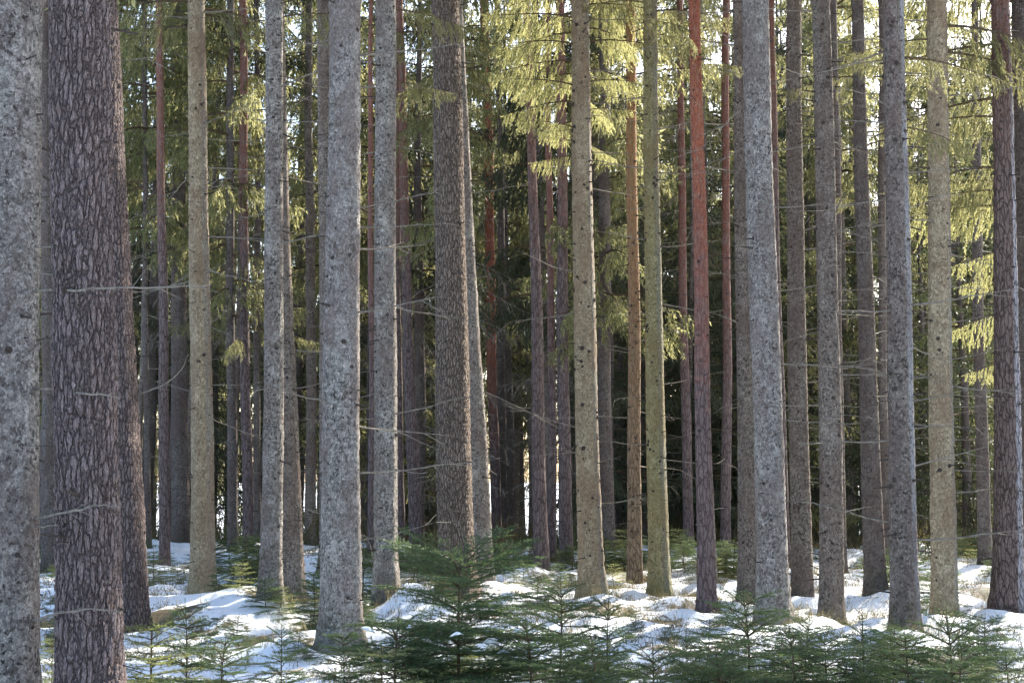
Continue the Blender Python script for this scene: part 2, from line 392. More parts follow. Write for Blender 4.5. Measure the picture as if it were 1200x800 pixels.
def crown_mesh(name, seed, L, rad, mat, kind='spruce', spacing=.024, nl=.075, nw=.025, density=.95, lo=0.6, whorl=.50):
    """crown of height L standing on z = 0 round the trunk axis"""
    rnd = random.Random(seed); seg, wood = [], []
    z = 0.0
    while z < L - .15:
        u = z / L
        if kind == 'spruce':
            rr = rad * (1 - u) ** .75 * (lo + (1 - lo) * min(1, u * 5)); nb = rnd.choice((4, 5, 5, 6))
            for k in range(nb):
                if rnd.random() < .22: continue
                l = max(.15, rr * rnd.uniform(.55, 1.2))
                limb_segments(rnd, Vector((0, 0, z + rnd.uniform(-.2, .2))), rnd.uniform(0, 6.283), l,
                              rnd.uniform(-.15, .15) + .5 * u, .42 * (1 - u), .75 - .45 * u, seg, wood, density)
        else:
            rr = rad * math.sin(math.pi * min(1, .25 + .72 * u)) ; nb = 3
            for k in range(nb):
                l = max(.3, rr * rnd.uniform(.6, 1.2))
                limb_segments(rnd, Vector((0, 0, z + rnd.uniform(-.2, .2))), rnd.uniform(0, 6.283), l,
                              rnd.uniform(.15, .6), .1, .1, seg, wood, density * .8)
        z += whorl * rnd.uniform(.8, 1.2) * (1 if kind == 'spruce' else 1.3)
    V, T, mi = limb_mesh_data(seg, wood, spacing, nl, nw, .12 if kind == 'spruce' else 0)
    return tri_mesh(name, V, T, [M['twig'], mat], mi)

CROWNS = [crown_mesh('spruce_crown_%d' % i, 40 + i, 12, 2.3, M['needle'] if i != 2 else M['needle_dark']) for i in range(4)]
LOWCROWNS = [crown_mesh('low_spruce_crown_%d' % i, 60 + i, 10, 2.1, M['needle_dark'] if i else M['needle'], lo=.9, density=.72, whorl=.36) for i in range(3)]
PINECROWNS = [crown_mesh('pine_crown_%d' % i, 80 + i, 6, 2.3, M['pine_needle'], 'pine', density=.8) for i in range(2)]
def one_limb(i, mat, L=1.6):
    rnd = random.Random(300 + i); seg, wood = [], []
    limb_segments(rnd, Vector((0, 0, 0)), 0, L, rnd.uniform(-.05, .12), .35, .95, seg, wood, 1.25)
    V, T, mi = limb_mesh_data(seg, wood, .0062, .034, .0085, .12)
    return tri_mesh('live_branch_%d' % i, V, T, [M['twig'], mat], mi)
LIMBS = [one_limb(i, M['needle']) for i in range(4)]
SUNLITLIMBS = [one_limb(10 + i, M['needle_sunlit']) for i in range(4)]

def dead_mesh(i):
    rnd = random.Random(500 + i); wood = []
    def grow(p, d, L, r, lev):
        n = 7 if lev == 0 else 3
        for k in range(n):
            d2 = (d + Vector((rnd.uniform(-.16, .16), rnd.uniform(-.16, .16), rnd.uniform(-.15, .12)))).normalized()
            q = p + d2 * L / n; wood.append((p, q, r * (1 - k / n) + .0016, r * (1 - (k + 1) / n) + .0016))
            if lev < 2 and k > (0 if lev else 1) and rnd.random() < (.62 if lev == 0 else .5):
                sg = rnd.choice((-1, 1))
                grow(q, (d2 * .7 + Vector((0, sg * rnd.uniform(.4, .9), rnd.uniform(-.45, .25)))).normalized(), L * rnd.uniform(.2, .42), r * .45, lev + 1)
            p, d = q, d2
    grow(Vector((0, 0, 0)), Vector((1, 0, rnd.uniform(-.2, .12))).normalized(), 1.0, .0085, 0)
    V, T = prisms([tuple(x[0]) for x in wood], [tuple(x[1]) for x in wood], [x[2] for x in wood], [x[3] for x in wood], 4)
    return tri_mesh('dead_branch_%d' % i, V, T, [M['dead']])
DEAD = [dead_mesh(i) for i in range(9)]

def bare_crown(i, L=5.0):
    rnd = random.Random(800 + i); seg, wood = [], []
    z = 0
    while z < L:
        for k in range(rnd.choice((2, 3, 4))):
            limb_segments(rnd, Vector((0, 0, z)), rnd.uniform(0, 6.283), rnd.uniform(.5, 1.5), rnd.uniform(-.25, .1), .35, .5, seg, wood, .45)
        z += rnd.uniform(.25, .45)
    S0 = np.array([tuple(a) for a, b in seg]); S1 = np.array([tuple(b) for a, b in seg])
    parts = [(*prisms([tuple(x[0]) for x in wood], [tuple(x[1]) for x in wood], [x[2] * .6 for x in wood], [x[3] * .6 for x in wood], 4), 0),
             (*prisms(S0, S1, np.full(len(S0), .0045), np.full(len(S0), .003), 3), 0)]
    V, T, mi = merge(parts); return tri_mesh('bare_twigs_%d' % i, V, T, [M['dead']])
BARE = [bare_crown(i) for i in range(3)]

# ------------------------------------------------------------------ trunks
def trunk_data(base, lean, r_of_z, H, zvis, k, dz, wob, seed, flare=.5):
    """rings along a slightly bending axis; returns verts, tris and the axis function, relative to base"""
    g = np.random.default_rng(seed); ph = g.random(6) * 6.28
    def axis(z):
        x = lean[0] * z + wob * (np.sin(z * .55 + ph[0]) - np.sin(ph[0])) + wob * .4 * (np.sin(z * 1.5 + ph[1]) - np.sin(ph[1]))
        y = lean[1] * z + wob * (np.sin(z * .5 + ph[2]) - np.sin(ph[2]))
        return x, y
    zs = np.concatenate([np.arange(-.35, zvis, dz), np.linspace(zvis, H, 24)])
    th = np.arange(k) * 2 * np.pi / k
    ax, ay = axis(zs)
    lob = 1 + .035 * np.sin(3 * th[None] + ph[3] + zs[:, None] * .4) + .02 * np.sin(5 * th[None] + ph[4] - zs[:, None] * .7)
    fl = 1 + flare * np.exp(-np.maximum(zs + .1, 0) / .26)[:, None] * (.8 + .45 * np.sin(4 * th[None] + ph[5]) * np.sin(2 * th[None] + ph[0]))
    rad = np.array([r_of_z(z) for z in zs])[:, None] * lob * fl
    rad = rad * (1 + .012 * g.normal(size=(len(zs), 1)) + (.016 if dz < .2 else 0) * g.normal(size=(len(zs), k)) * (k < 90)) + .05 * rad * (vnoise(zs / .45, zs * 0, seed)[:, None] - .5)
    V = np.stack([ax[:, None] + rad * np.cos(th), ay[:, None] + rad * np.sin(th), np.repeat(zs[:, None], k, 1)], 2).reshape(-1, 3)
    i = np.arange(len(zs) - 1)[:, None] * k; j = np.arange(k)[None]; jn = (j + 1) % k
    T = np.stack([np.stack([i + j, i + jn, i + k + jn], 2), np.stack([i + j, i + k + jn, i + k + j], 2)], 2).reshape(-1, 3)
    return V, T, axis
def knots_mesh(axis, r_of_z, z0, z1, per_m, size, seed, mat):
    """whorl scars: short dark pegs in bark collars"""
    g = random.Random(seed); P0, P1, A, B = [], [], [], []
    z = z0
    while z < z1:
        z += g.uniform(.6, 1.4) / per_m
        n = g.choice((1, 1, 2, 3)) if per_m < 9 else g.choice((1, 1, 1, 2))
        for _ in range(n):
            a = g.uniform(0, 6.283); zz = z + g.uniform(-.03, .03); r = r_of_z(zz); x, y = axis(zz)
            d = Vector((math.cos(a), math.sin(a), g.uniform(-.3, .15))).normalized(); c = Vector((float(x), float(y), zz)) + d * r * .93
            s = size * g.choice((.35, .5, .6, .8, 1.0, 1.25))
            P0.append(tuple(c)); P1.append(tuple(c + d * (r * .07 + s * .30))); A.append(s); B.append(s * .55)
            P0.append(tuple(c)); q = g.choice((.014, .02, .03, .05, .10, .18)); P1.append(tuple(c + d * (r * .07 + q))); A.append(min(s * .5, .011)); B.append(min(s * .25, .006))
    P0, P1, A, B = map(np.array, (P0, P1, A, B))
    V, T = prisms(P0, P1, A, B, 6)
    n = len(P0); tip = P1
    V = np.concatenate([V, tip]); caps = []
    for i in range(6):
        caps.append(np.stack([np.arange(n) * 12 + 6 + i, np.arange(n) * 12 + 6 + (i + 1) % 6, len(V) - n + np.arange(n)], 1))
    T = np.concatenate([T] + caps)
    return tri_mesh('knots', V, T, [mat])

def empty(name, loc, label, cat, group=None):
    o = bpy.data.objects.new(name, None); COL.objects.link(o); o.location = loc; o.empty_display_size = .3
    o['label'] = label; o['category'] = cat
    if group: o['group'] = group
    return o

# every trunk measured in the photograph: centre and width at the top edge, centre, height and width at the foot
# (name, xt, wt, xb, yb, wb, bark, label, short name, crown base in pixels (y) or None, dead branches, knots per m, knot size)
TREES = [
 ('spruce_tree', 8, 76, 0, 905, 80, 'silver', 'thick grey spruce trunk cut off by the left edge of the photo', 'left edge trunk', -260, 3, 7, .020),
 ('pine_tree', 90, 68, 107, 930, 78, 'plated', 'nearest and widest pine, with purplish brown plated bark, left foreground', 'widest plated pine', -300, 0, 1.5, .02),
 ('pine_tree', 116, 46, 150, 742, 50, 'plated', 'plated brown pine half hidden right behind the widest foreground pine', 'half hidden plated pine', -260, 1, 1.5, .02),
 ('spruce_tree', 230, 20, 238, 705, 29, 'buff', 'straight buff yellow spruce trunk standing alone right of the two wide pines', 'lone buff spruce', -200, 14, 5, .013),
 ('spruce_tree', 325, 17, 343, 706, 30, 'brown', 'brownish spruce trunk half hidden behind the slim pale grey one, left of centre', 'half hidden brownish spruce', -180, 9, 6, .013),
 ('spruce_tree', 321, 20, 316, 727, 26, 'grey', 'slim pale grey speckled spruce trunk in front of a brownish one', 'slim speckled spruce', -200, 7, 8, .012),
 ('spruce_tree', 381, 19, 386, 692, 23, 'brown', 'slim grey trunk showing only as a strip behind the broad silver grey spruce', 'slim strip trunk', -170, 4, 6, .012),
 ('spruce_tree', 402, 36, 399, 765, 50, 'silver', 'broad silver grey spruce trunk with flaky bark and dark knots, left of centre', 'broad silver grey spruce', -250, 8, 5, .016),
 ('spruce_tree', 449, 24, 453, 716, 29, 'grey', 'heavily speckled grey spruce trunk just right of the broad silver grey one', 'heavily speckled spruce', -200, 9, 9, .013),
 ('pine_tree', 520, 32, 537, 704, 45, 'furrowed', 'grey brown pine with deep furrowed bark rising behind the big young spruce', 'deep furrowed pine', -230, 2, 1.5, .02),
 ('spruce_tree', 533, 20, 565, 697, 30, 'grey', 'leaning grey spruce trunk tucked behind the right side of the furrowed pine', 'leaning grey spruce', -190, 9, 6, .013),
 ('spruce_tree', 679, 21, 694, 697, 31, 'buff', 'pale buff spruce trunk with dark round knots under bright yellow green foliage', 'knotty buff spruce', None, 12, 8, .020),
 ('pine_tree', 740, 11, 744, 688, 18, 'orange', 'slim orange brown trunk directly left of the yellow green trunk', 'slim orange brown trunk', -120, 8, 8, .013),
 ('spruce_tree', 762, 16, 773, 703, 26, 'olive', 'yellow green spruce trunk with small knots, right of the slim orange brown one', 'yellow green spruce', -270, 12, 8, .015),
 ('pine_tree', 812, 13, 829, 720, 22, 'redpine', 'straight pine with the reddest bark of all, brown at the foot, right of centre', 'reddest pine', -160, 2, 2, .013),
 ('spruce_tree', 814, 9, 833, 692, 15, 'grey', 'thin grey trunk showing as a strip along the right side of the reddest pine', 'thin grey strip trunk', -90, 5, 5, .011),
 ('spruce_tree', 867, 14, 878, 714, 25, 'brown', 'grey brown speckled trunk touching the left side of the broad dull spruce', 'speckled grey brown trunk', -180, 8, 8, .013),
 ('spruce_tree', 887, 31, 907, 738, 38, 'silver', 'broad dull grey spruce trunk with tiny flakes, widest of the right half', 'broad dull spruce', -230, 7, 4, .012),
 ('spruce_tree', 931, 17, 940, 712, 26, 'brown', 'brown grey trunk with a thin bright left edge, right of the broad dull spruce', 'brown grey trunk', -170, 13, 6, .012),
 ('spruce_tree', 963, 21, 974, 738, 30, 'brown', 'evenly mottled brown grey spruce trunk with mossy foot on its right', 'evenly mottled spruce', -200, 14, 8, .014),
 ('spruce_tree', 1005, 14, 1027, 700, 26, 'dim', 'dim slender trunk leaning left, between the mottled and the dark speckled spruce', 'dim leaning trunk', -120, 14, 5, .012),
 ('spruce_tree', 1048, 24, 1062, 746, 34, 'flanked', 'dark speckled spruce trunk with a pale bluish right flank', 'dark speckled spruce', -210, 14, 9, .015),
 ('spruce_tree', 1100, 23, 1107, 738, 31, 'buff', 'palest sandy spruce trunk of the right side, behind the small dark fir tip', 'sandy spruce', -200, 14, 5, .014),
 ('pine_tree', 1173, 21, 1180, 727, 36, 'thickpine', 'thick brown pine near the right edge with red upper bark', 'thick brown pine', -200, 2, 2, .014),
 ('spruce_tree', 1201, 34, 1205, 706, 35, 'dim', 'dark spruce trunk cut off by the right edge of the photo', 'right edge trunk', None, 8, 6, .016),
 # second row
 ('pine_tree', 52, 12, 58, 671, 20, 'dim', 'brown pine trunk seen in the gap between the two leftmost trunks', 'brown pine in the left gap', 20, 2, 1, .012),
 ('spruce_tree', 169, 5, 174, 648, 8, 'dim', 'very thin dark trunk just right of the two wide pines', 'very thin dark trunk', 260, 3, 2, .01),
 ('pine_tree', 186, 8, 193, 651, 14, 'redhigh', 'thin reddish pine left of the broad dusky trunk, behind the left pines', 'thin reddish pine', 60, 3, 1, .012),
 ('spruce_tree', 208, 13, 212, 655, 22, 'dim', 'broad dusky trunk behind and left of the lone buff spruce', 'broad dusky trunk', 300, 4, 2, .012),
 ('spruce_tree', 270, 8, 273, 656, 13, 'dim', 'dark thin trunk first to the right of the lone buff spruce', 'first dark thin trunk', 330, 5, 3, .011),
 ('pine_tree', 284, 9, 291, 657, 14, 'redhigh', 'thin pine with reddish upper bark, second right of the lone buff spruce', 'second thin pine', 90, 4, 2, .011),
 ('spruce_tree', 300, 6, 303, 650, 9, 'dim', 'dark thin trunk just left of the slim speckled spruce', 'dark trunk', 100, 3, 2, .01),
 ('spruce_tree', 362, 8, 364, 646, 14, 'brown', 'rusty brown trunk against the bright gap left of the broad silver grey spruce', 'rusty brown trunk', 340, 5, 3, .011),
 ('pine_tree', 436, 5, 435, 672, 9, 'redthin', 'pencil thin red brown pine left of the heavily speckled spruce', 'pencil thin red pine', -60, 1, 1, .01),
 ('pine_tree', 468, 8, 488, 651, 17, 'redhigh', 'red purple pine just right of the heavily speckled spruce', 'red purple pine', -40, 3, 2, .012),
 ('pine_tree', 466, 7, 470, 646, 11, 'redhigh', 'thin purple brown pine hugging the right side of the heavily speckled spruce', 'thin purple pine', -20, 2, 2, .01),
 ('pine_tree', 568, 10, 583, 652, 13, 'redpine', 'thin bright red pine right of the furrowed pine', 'thin bright red pine', -50, 2, 2, .011),
 ('spruce_tree', 584, 7, 591, 650, 12, 'dim', 'thin grey trunk right of the thin bright red pine', 'thin grey trunk', 150, 5, 2, .01),
 ('pine_tree', 617, 8, 635, 661, 19, 'redhigh', 'slender purple pine with red top, first of the pair left of the knotty buff spruce', 'slender purple pine', 20, 2, 2, .011),
 ('pine_tree', 642, 6, 646, 657, 11, 'redthin', 'thin rusty pine between the pair of slender purple pines', 'thin rusty pine', 60, 1, 1, .01),
 ('pine_tree', 655, 10, 664, 666, 17, 'redhigh', 'slender dark pine with red top just left of the knotty buff spruce', 'slender dark pine', 40, 3, 2, .011),
 ('spruce_tree', 706, 11, 712, 660, 19, 'dim', 'wide dusky trunk right behind the knotty buff spruce', 'wide dusky trunk', 380, 3, 2, .011),
 ('pine_tree', 796, 7, 808, 655, 13, 'redthin', 'thin purple red pine just left of the reddest pine', 'thin purple red pine', -20, 3, 2, .011),
 ('pine_tree', 851, 8, 850, 657, 13, 'redthin', 'thin brown red pine in the dark gap right of the reddest pine', 'thin brown red pine', 40, 3, 2, .011),
 ('pine_tree', 904, 7, 922, 688, 12, 'redhigh', 'thin purple pine squeezed along the right side of the broad dull spruce', 'squeezed purple pine', -30, 3, 2, .01),
 ('spruce_tree', 975, 8, 987, 676, 13, 'dim', 'thin bluish trunk right of the evenly mottled spruce', 'thin bluish trunk', 120, 5, 2, .01),
 ('spruce_tree', 1033, 7, 1038, 655, 12, 'dim', 'thin dark trunk in the gap left of the dark speckled spruce', 'thin dark trunk', 160, 5, 2, .01),
 ('spruce_tree', 1142, 8, 1155, 668, 17, 'dim', 'grey blue trunk in the dark gap between the sandy spruce and the thick brown pine', 'grey blue trunk', 140, 9, 3, .011),
]
HALO = []
trees = []
for i, (kind, xt, wt, xb, yb, wb, bark, label, short, cy, nd, kpm, ksz) in enumerate(TREES):
    B = on_ground(xb, yb) if yb < 860 else None
    if B is None:
        r = ray(xb, yb); tt = CAM_Z / -r.z; B = Vector((r.x * tt, r.y * tt, 0)); B.z = float(ground(B.x, B.y, False))
    trees.append(dict(i=i, kind=kind, B=B, spec=TREES[i]))
    FEET.append((B.x, B.y, wb / F * B.y / 2))

CLEAR = [((.9, 21), 29), ((6.9, 20), 24), ((-3.6, 30), 20)]   # where the sun reaches low branches
SLOTS = [(556, 690), (340, 376), (158, 200), (258, 286), (1000, 1018)]   # bright gaps to the clearing
def blocked(x, y):
    for (ax, ay), s_ in CLEAR:
        dx, dy = x - ax, y - ay; along = dx * math.sin(SUN_AZ) + dy * math.cos(SUN_AZ)
        if .3 < along < s_ and abs(dx * math.cos(SUN_AZ) - dy * math.sin(SUN_AZ)) < 2.2: return True
    return False
placed = []                                       # trunk positions for spacing the rest of the forest
for T_ in trees:
    kind, xt, wt, xb, yb, wb, bark, label, short, cy, nd, kpm, ksz = T_['spec']; i = T_['i']; B = T_['B']
    Y = B.y; top = at_depth(xt, 0, Y); zt = top.z - B.z
    lean = ((top.x - B.x) / zt, random.uniform(-.006, .006))
    rb, rt = wb / F * Y / 2 * .97, wt / F * Y / 2
    H = max(zt * 1.5, random.uniform(19, 23))
    def r_of_z(z, rb=rb, rt=rt, zt=zt, H=H):
        if z < zt: return rb + (rt - rb) * min(1, max(0, z) / zt) ** .85
        return max(.02, rt * (1 - (z - zt) / (H - zt)) + .02)
    near = wb >= 22
    pine_big = bark in ('plated', 'furrowed')
    kk = 150 if pine_big else (60 if near else 20)
    dz = .016 if pine_big else (.05 if near else .15)
    if pine_big and wb < 60: kk, dz = 110, .022
    V, T, axis = trunk_data(B, lean, r_of_z, H, zt * 1.06, kk, dz, .012 if near else .02, 900 + i, .75 if near else .45)
    root = empty(kind, B, label, 'tree')
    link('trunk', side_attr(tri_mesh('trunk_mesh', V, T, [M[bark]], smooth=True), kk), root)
    if kpm:
        kn = link('knots', knots_mesh(axis, r_of_z, .3, zt * 1.05, kpm * 2.3, ksz * (1.0 if wb > 60 else 1.65), 700 + i, M['knot']), root)
        kn['kind'] = 'stuff'
    def put(mesh, name, z, az, sc, tilt=0, root=root, axis=axis, r_of_z=r_of_z):
        x, y = axis(z); rr = r_of_z(z) * .8
        return link(name, mesh, root, (float(x) + math.cos(az) * rr, float(y) + math.sin(az) * rr, z), (0, -tilt, az), (sc, sc, sc))
    # dead side branches, denser upwards
    for k in range(int(nd * 1.7) if nd > 7 else nd):
        z = zt * random.uniform(.08, 1.0) ** .8
        az = random.choice((0, math.pi)) + random.uniform(-.9, .9)
        put(random.choice(DEAD), 'dead_branch', z, az, random.uniform(.35, 1.15) * (1.0 if nd > 4 else .6), random.uniform(-.25, .2))
    # crown
    if cy is not None:
        zc = at_depth(xb, cy, Y).z - B.z
        zc = min(zc, H - 5)
        if kind == 'spruce_tree' and blocked(B.x, B.y): zc = max(zc, H - 4)
        x, y = axis(np.array(zc))
        if kind == 'spruce_tree':
            me = random.choice(CROWNS); sc = (H + .4 - zc) / 12
            s_xy = random.uniform(.85, 1.15)
        else:
            zc = max(zc, H - 7.5); x, y = axis(np.array(zc)); me = random.choice(PINECROWNS); sc = (H + .4 - zc) / 6; s_xy = random.uniform(.8, 1.0)
        link('crown', me, root, (float(x), float(y), zc), (0, 0, random.uniform(0, 6.28)), (s_xy, s_xy, sc))
    T_.update(root=root, axis=axis, r=r_of_z, put=put, zt=zt, H=H)
    placed.append((B.x, B.y))
by_short = {t['spec'][8]: t for t in trees}
def z_at(t, py): return at_depth(t['spec'][3], py, t['B'].y).z - t['B'].z

# the bright low branches of the knotty buff spruce and its crown above them
t = by_short['knotty buff spruce']
for py, az, sc in [(182, 2.5, .55), (168, .9, .5), (150, 3.5, .62), (140, 2.0, .75), (128, .2, .5), (118, 2.9, .8), (112, 1.2, .8), (100, 3.4, .85), (96, -.25, .62),
                   (84, 2.4, .9), (78, .5, .85), (70, 3.0, .95), (60, 1.6, .9), (52, 3.5, .9), (48, .1, .9), (36, 2.6, 1.0), (30, .7, .95), (20, 3.2, 1.0), (12, 2.1, 1.0),
                   (4, .3, 1.0), (-10, 2.8, 1.0), (-16, 1.0, 1.0), (-28, 3.4, 1.05), (-34, -.3, 1.0), (-46, 2.2, 1.05), (-50, .6, 1.0), (-64, 3.0, 1.1)]:
    t['put'](random.choice(SUNLITLIMBS), 'live_branch', z_at(t, py), az, sc * .82, random.uniform(.0, .25))
zc = z_at(t, -230); x, y = t['axis'](np.array(zc))
link('crown', CROWNS[0], t['root'], (float(x), float(y), zc), (0, 0, 1), (1, 1, (t['H'] - zc) / 12))
# the sunlit fans reaching left from the trunk at the right edge
t = by_short['right edge trunk']
for py, az, sc, pale in [(205, 3.3, 1.05, 0), (222, 2.9, 1.0, 0), (236, 3.5, .8, 0), (250, 3.05, .9, 1), (300, 3.25, .55, 1), (322, 2.95, .48, 1), (372, 3.2, .62, 1), (430, 3.1, .42, 1),
                         (120, 2.8, 1.1, 0), (150, 3.4, 1.0, 0), (60, 3.1, 1.1, 0), (10, 3.4, 1.1, 0)]:
    t['put'](random.choice(SUNLITLIMBS if pale else LIMBS), 'live_branch', z_at(t, py - 8), az, sc, .1 if py < 300 else -.12)
zc = z_at(t, -210); x, y = t['axis'](np.array(zc))
link('crown', CROWNS[1], t['root'], (float(x), float(y), zc), (0, 0, 1), (1, 1, (t['H'] - zc) / 12))
# a few live sprays low on other trunks
for short, lst in {'reddest pine': [(60, 4.4, .45), (72, 5.2, .5), (40, 3.9, .5)], 'dark speckled spruce': [(70, -.3, .6), (150, .2, .5)],
                   'dim leaning trunk': [(90, 3.3, .6), (235, 3.4, .35)], 'sandy spruce': [(60, .2, .9), (72, 3.3, .6), (30, -.2, .9), (45, 3.0, .6)],
                   'slim speckled spruce': [(20, 0.1, .6)], 'lone buff spruce': [(8, .3, .8), (30, 3.0, .8), (2, 3.5, .9)],
                   'yellow green spruce': [(15, -.4, .7), (5, 3.4, .6), (40, .3, .5)], 'heavily speckled spruce': [(95, .4, .5), (10, .3, .6), (30, 3.4, .4)],
                   'second thin pine': [(385, .2, .9), (370, 3.0, .9), (400, 4.6, .8), (360, -.6, .9)]}.items():
    t = by_short[short]
    for py, az, sc in lst:
        t['put'](random.choice(LIMBS), 'live_branch', z_at(t, py), az, sc, random.uniform(-.1, .2))
# the long bare branches crossing in front of the wide pines, growing from the left edge trunk
def bare_branch(name, pts, r0, r1, parent, origin, twigs=4, seed=1):
    rnd = random.Random(seed); P = []
    for a, b in zip(pts, pts[1:]):
        for k in range(5): P.append(Vector(a).lerp(Vector(b), k / 5) + Vector([rnd.uniform(-.006, .006) for _ in range(3)]))
    P.append(Vector(pts[-1])); n = len(P); wood = []
    for k in range(n - 1):
        ra = r0 + (r1 - r0) * k / n; rb_ = r0 + (r1 - r0) * (k + 1) / n
        wood.append((P[k], P[k + 1], ra, rb_))
    for k in range(twigs):
        j = rnd.randrange(2, n - 1); d = (P[j] - P[j - 1]).normalized()
        e = P[j] + (d * .6 + Vector((0, rnd.uniform(-.4, .4), rnd.uniform(-.7, .7)))).normalized() * rnd.uniform(.04, .16)
        wood.append((P[j], e, r1 * .9, r1 * .35))
    V, T = prisms([tuple(x[0] - origin) for x in wood], [tuple(x[1] - origin) for x in wood], [x[2] for x in wood], [x[3] for x in wood], 6)
    return link(name, tri_mesh(name + '_mesh', V, T, [M['dead']], smooth=True), parent)
t = by_short['left edge trunk']; Y0 = t['B'].y
fr = min(Y0, by_short['widest plated pine']['B'].y) - .35
for k, line in enumerate([[(40, 341), (90, 340), (170, 337), (248, 334)], [(42, 455), (100, 460), (140, 466)], [(40, 608), (80, 600), (110, 592), (140, 592)],
                          [(36, 728), (70, 718), (105, 714), (140, 716)], [(42, 289), (62, 290)], [(40, 320), (62, 322)], [(40, 617), (70, 616)]]):
    pts = [tuple(at_depth(px, py, Y0 + (fr - Y0) * min(1, j / 1.0))) for j, (px, py) in enumerate(line)]
    bare_branch('dead_branch', pts, .009 if k < 4 else .005, .0025 if k < 4 else .002, t['root'], t['B'], 5 if k < 4 else 1, 40 + k)
t = by_short['half hidden plated pine']
pts = [tuple(at_depth(px, py, t['B'].y + dy)) for px, py, dy in [(162, 462, 0), (190, 452, -.2), (207, 440, -.3), (216, 428, -.35)]]
bare_branch('dead_branch', pts, .010, .004, t['root'], t['B'], 5, 77)

# ------------------------------------------------------------------ the forest behind
def far_px(p):
    # picture x of a world point
    return 600 + F * p[0] / (p[1] * math.cos(PITCH) + (p[2] - CAM_Z) * math.sin(PITCH))
def proto_trunk(i, mat, r, H):
    V, T, ax = trunk_data(None, (0, 0), lambda z: max(.015, r * (1 - max(z, 0) / H)), H, H * .6, 14, .4, .03, 60 + i, .3)
    return tri_mesh('far_trunk_%d' % i, V, T, [mat], smooth=True)
FT = [proto_trunk(0, M['dim'], .17, 20), proto_trunk(1, M['brown'], .15, 20), proto_trunk(2, M['redhigh'], .15, 20)]
THIN = [proto_trunk(3, M['brown'], .085, 20), proto_trunk(4, M['dim'], .075, 20), proto_trunk(5, M['brown'], .10, 20)]
far = []
rnd = random.Random(5)
def try_place(y0, y1, gap, margin=60, slots=False):
    for _ in range(200):
        y = rnd.uniform(y0, y1); px = rnd.uniform(-margin, 1200 + margin)
        x = (px - 600) / F * y
        if blocked(x, y) or (slots and any(a - slots / y < px < b + slots / y for a, b in SLOTS)): continue
        if all(math.hypot(x - a, y - b) > gap for a, b in placed):
            placed.append((x, y)); return x, y
    return None
def far_tree(kind, x, y, tr, cr, H, zc, wid, nd, label=None):
    z = float(ground(x, y, False)) - .1
    root = empty(kind, (x, y, z), label or '', 'tree')
    s = H / 20
    link('trunk', tr, root, (0, 0, 0), (rnd.uniform(-.02, .02), rnd.uniform(-.02, .02), rnd.uniform(0, 6)), (s ** .5, s ** .5, s))
    if cr is not None:
        L = 6 if cr in PINECROWNS else (10 if cr in LOWCROWNS else 12)
        link('crown', cr, root, (0, 0, zc), (0, 0, rnd.uniform(0, 6.28)), (wid, wid, (H + .2 - zc) / L))
    if nd >= 3 and y < 62 and zc > 3:
        bt = link('bare_twigs', rnd.choice(BARE), root, (0, 0, max(.8, zc - 5)), (0, 0, rnd.uniform(0, 6.28)), (1, 1, min(1, (zc - .8) / 5))); bt['kind'] = 'stuff'
    for k in range(nd):
        zz = rnd.uniform(.12, 1) * zc
        link('dead_branch', rnd.choice(DEAD), root, (0, 0, zz), (0, rnd.uniform(-.1, .3), rnd.uniform(0, 6.28)), (rnd.uniform(.6, 1.6),) * 3)
    far.append((kind, root, x, y, H, zc)); return root
for k in range(76):                               # tall spruces with live crowns from 4-9 m
    p = try_place(26, 64, 1.8, 60, 1 if k % 3 == 1 else False)
    if p: far_tree('spruce_tree', *p, FT[rnd.choice((0, 0, 1))], rnd.choice(CROWNS), rnd.uniform(21, 27), rnd.uniform(3.8, 8.5), rnd.uniform(.95, 1.3), 9)
for k in range(34):                               # thin bare-stemmed trees
    p = try_place(30, 60, 1.0)
    if p: far_tree('spruce_tree' if k % 3 else 'pine_tree', *p, THIN[k % 3], rnd.choice(CROWNS) if k % 3 else rnd.choice(PINECROWNS), rnd.uniform(15, 19), rnd.uniform(9, 12), .6, 7)
for k in range(9):
    p = try_place(32, 75, 1.8)
    if p: far_tree('pine_tree', *p, FT[2], rnd.choice(PINECROWNS), rnd.uniform(17, 21), rnd.uniform(11, 14), rnd.uniform(.8, 1.1), 3)
for k in range(38):                               # shaded understorey spruces, green to the ground
    p = try_place(33, 68, 1.6, 60, 2200)
    if p: far_tree('spruce_tree', *p, FT[0], rnd.choice(LOWCROWNS), rnd.uniform(7, 13), rnd.uniform(.5, 2.2), rnd.uniform(.75, 1.1), 0)
for x, y, zc in [((490 - 600) / F * 34, 34, 6.5), ((505 - 600) / F * 46, 46, 7), ((478 - 600) / F * 55, 55, 6),
                 ((598 - 600) / F * 41, 41, 6.6), ((610 - 600) / F * 50, 50, 5.5), ((586 - 600) / F * 60, 60, 4.5), ((668 - 600) / F * 47, 47, 6.0), ((352 - 600) / F * 52, 52, 5.5),
                 ((905 - 600) / F * 50, 50, 5.5), ((950 - 600) / F * 58, 58, 5), ((1012 - 600) / F * 47, 47, 6), ((1076 - 600) / F * 53, 53, 5), ((1128 - 600) / F * 46, 46, 5.5),
                 ((1152 - 600) / F * 60, 60, 5), ((800 - 600) / F * 54, 54, 6), ((720 - 600) / F * 60, 60, 6), ((160 - 600) / F * 50, 50, 6)]:
    far_tree('spruce_tree', x, y, FT[0], CROWNS[int(y) % 4], 20 if x < 0 else 27, zc, 1.25, 6); placed.append((x, y))
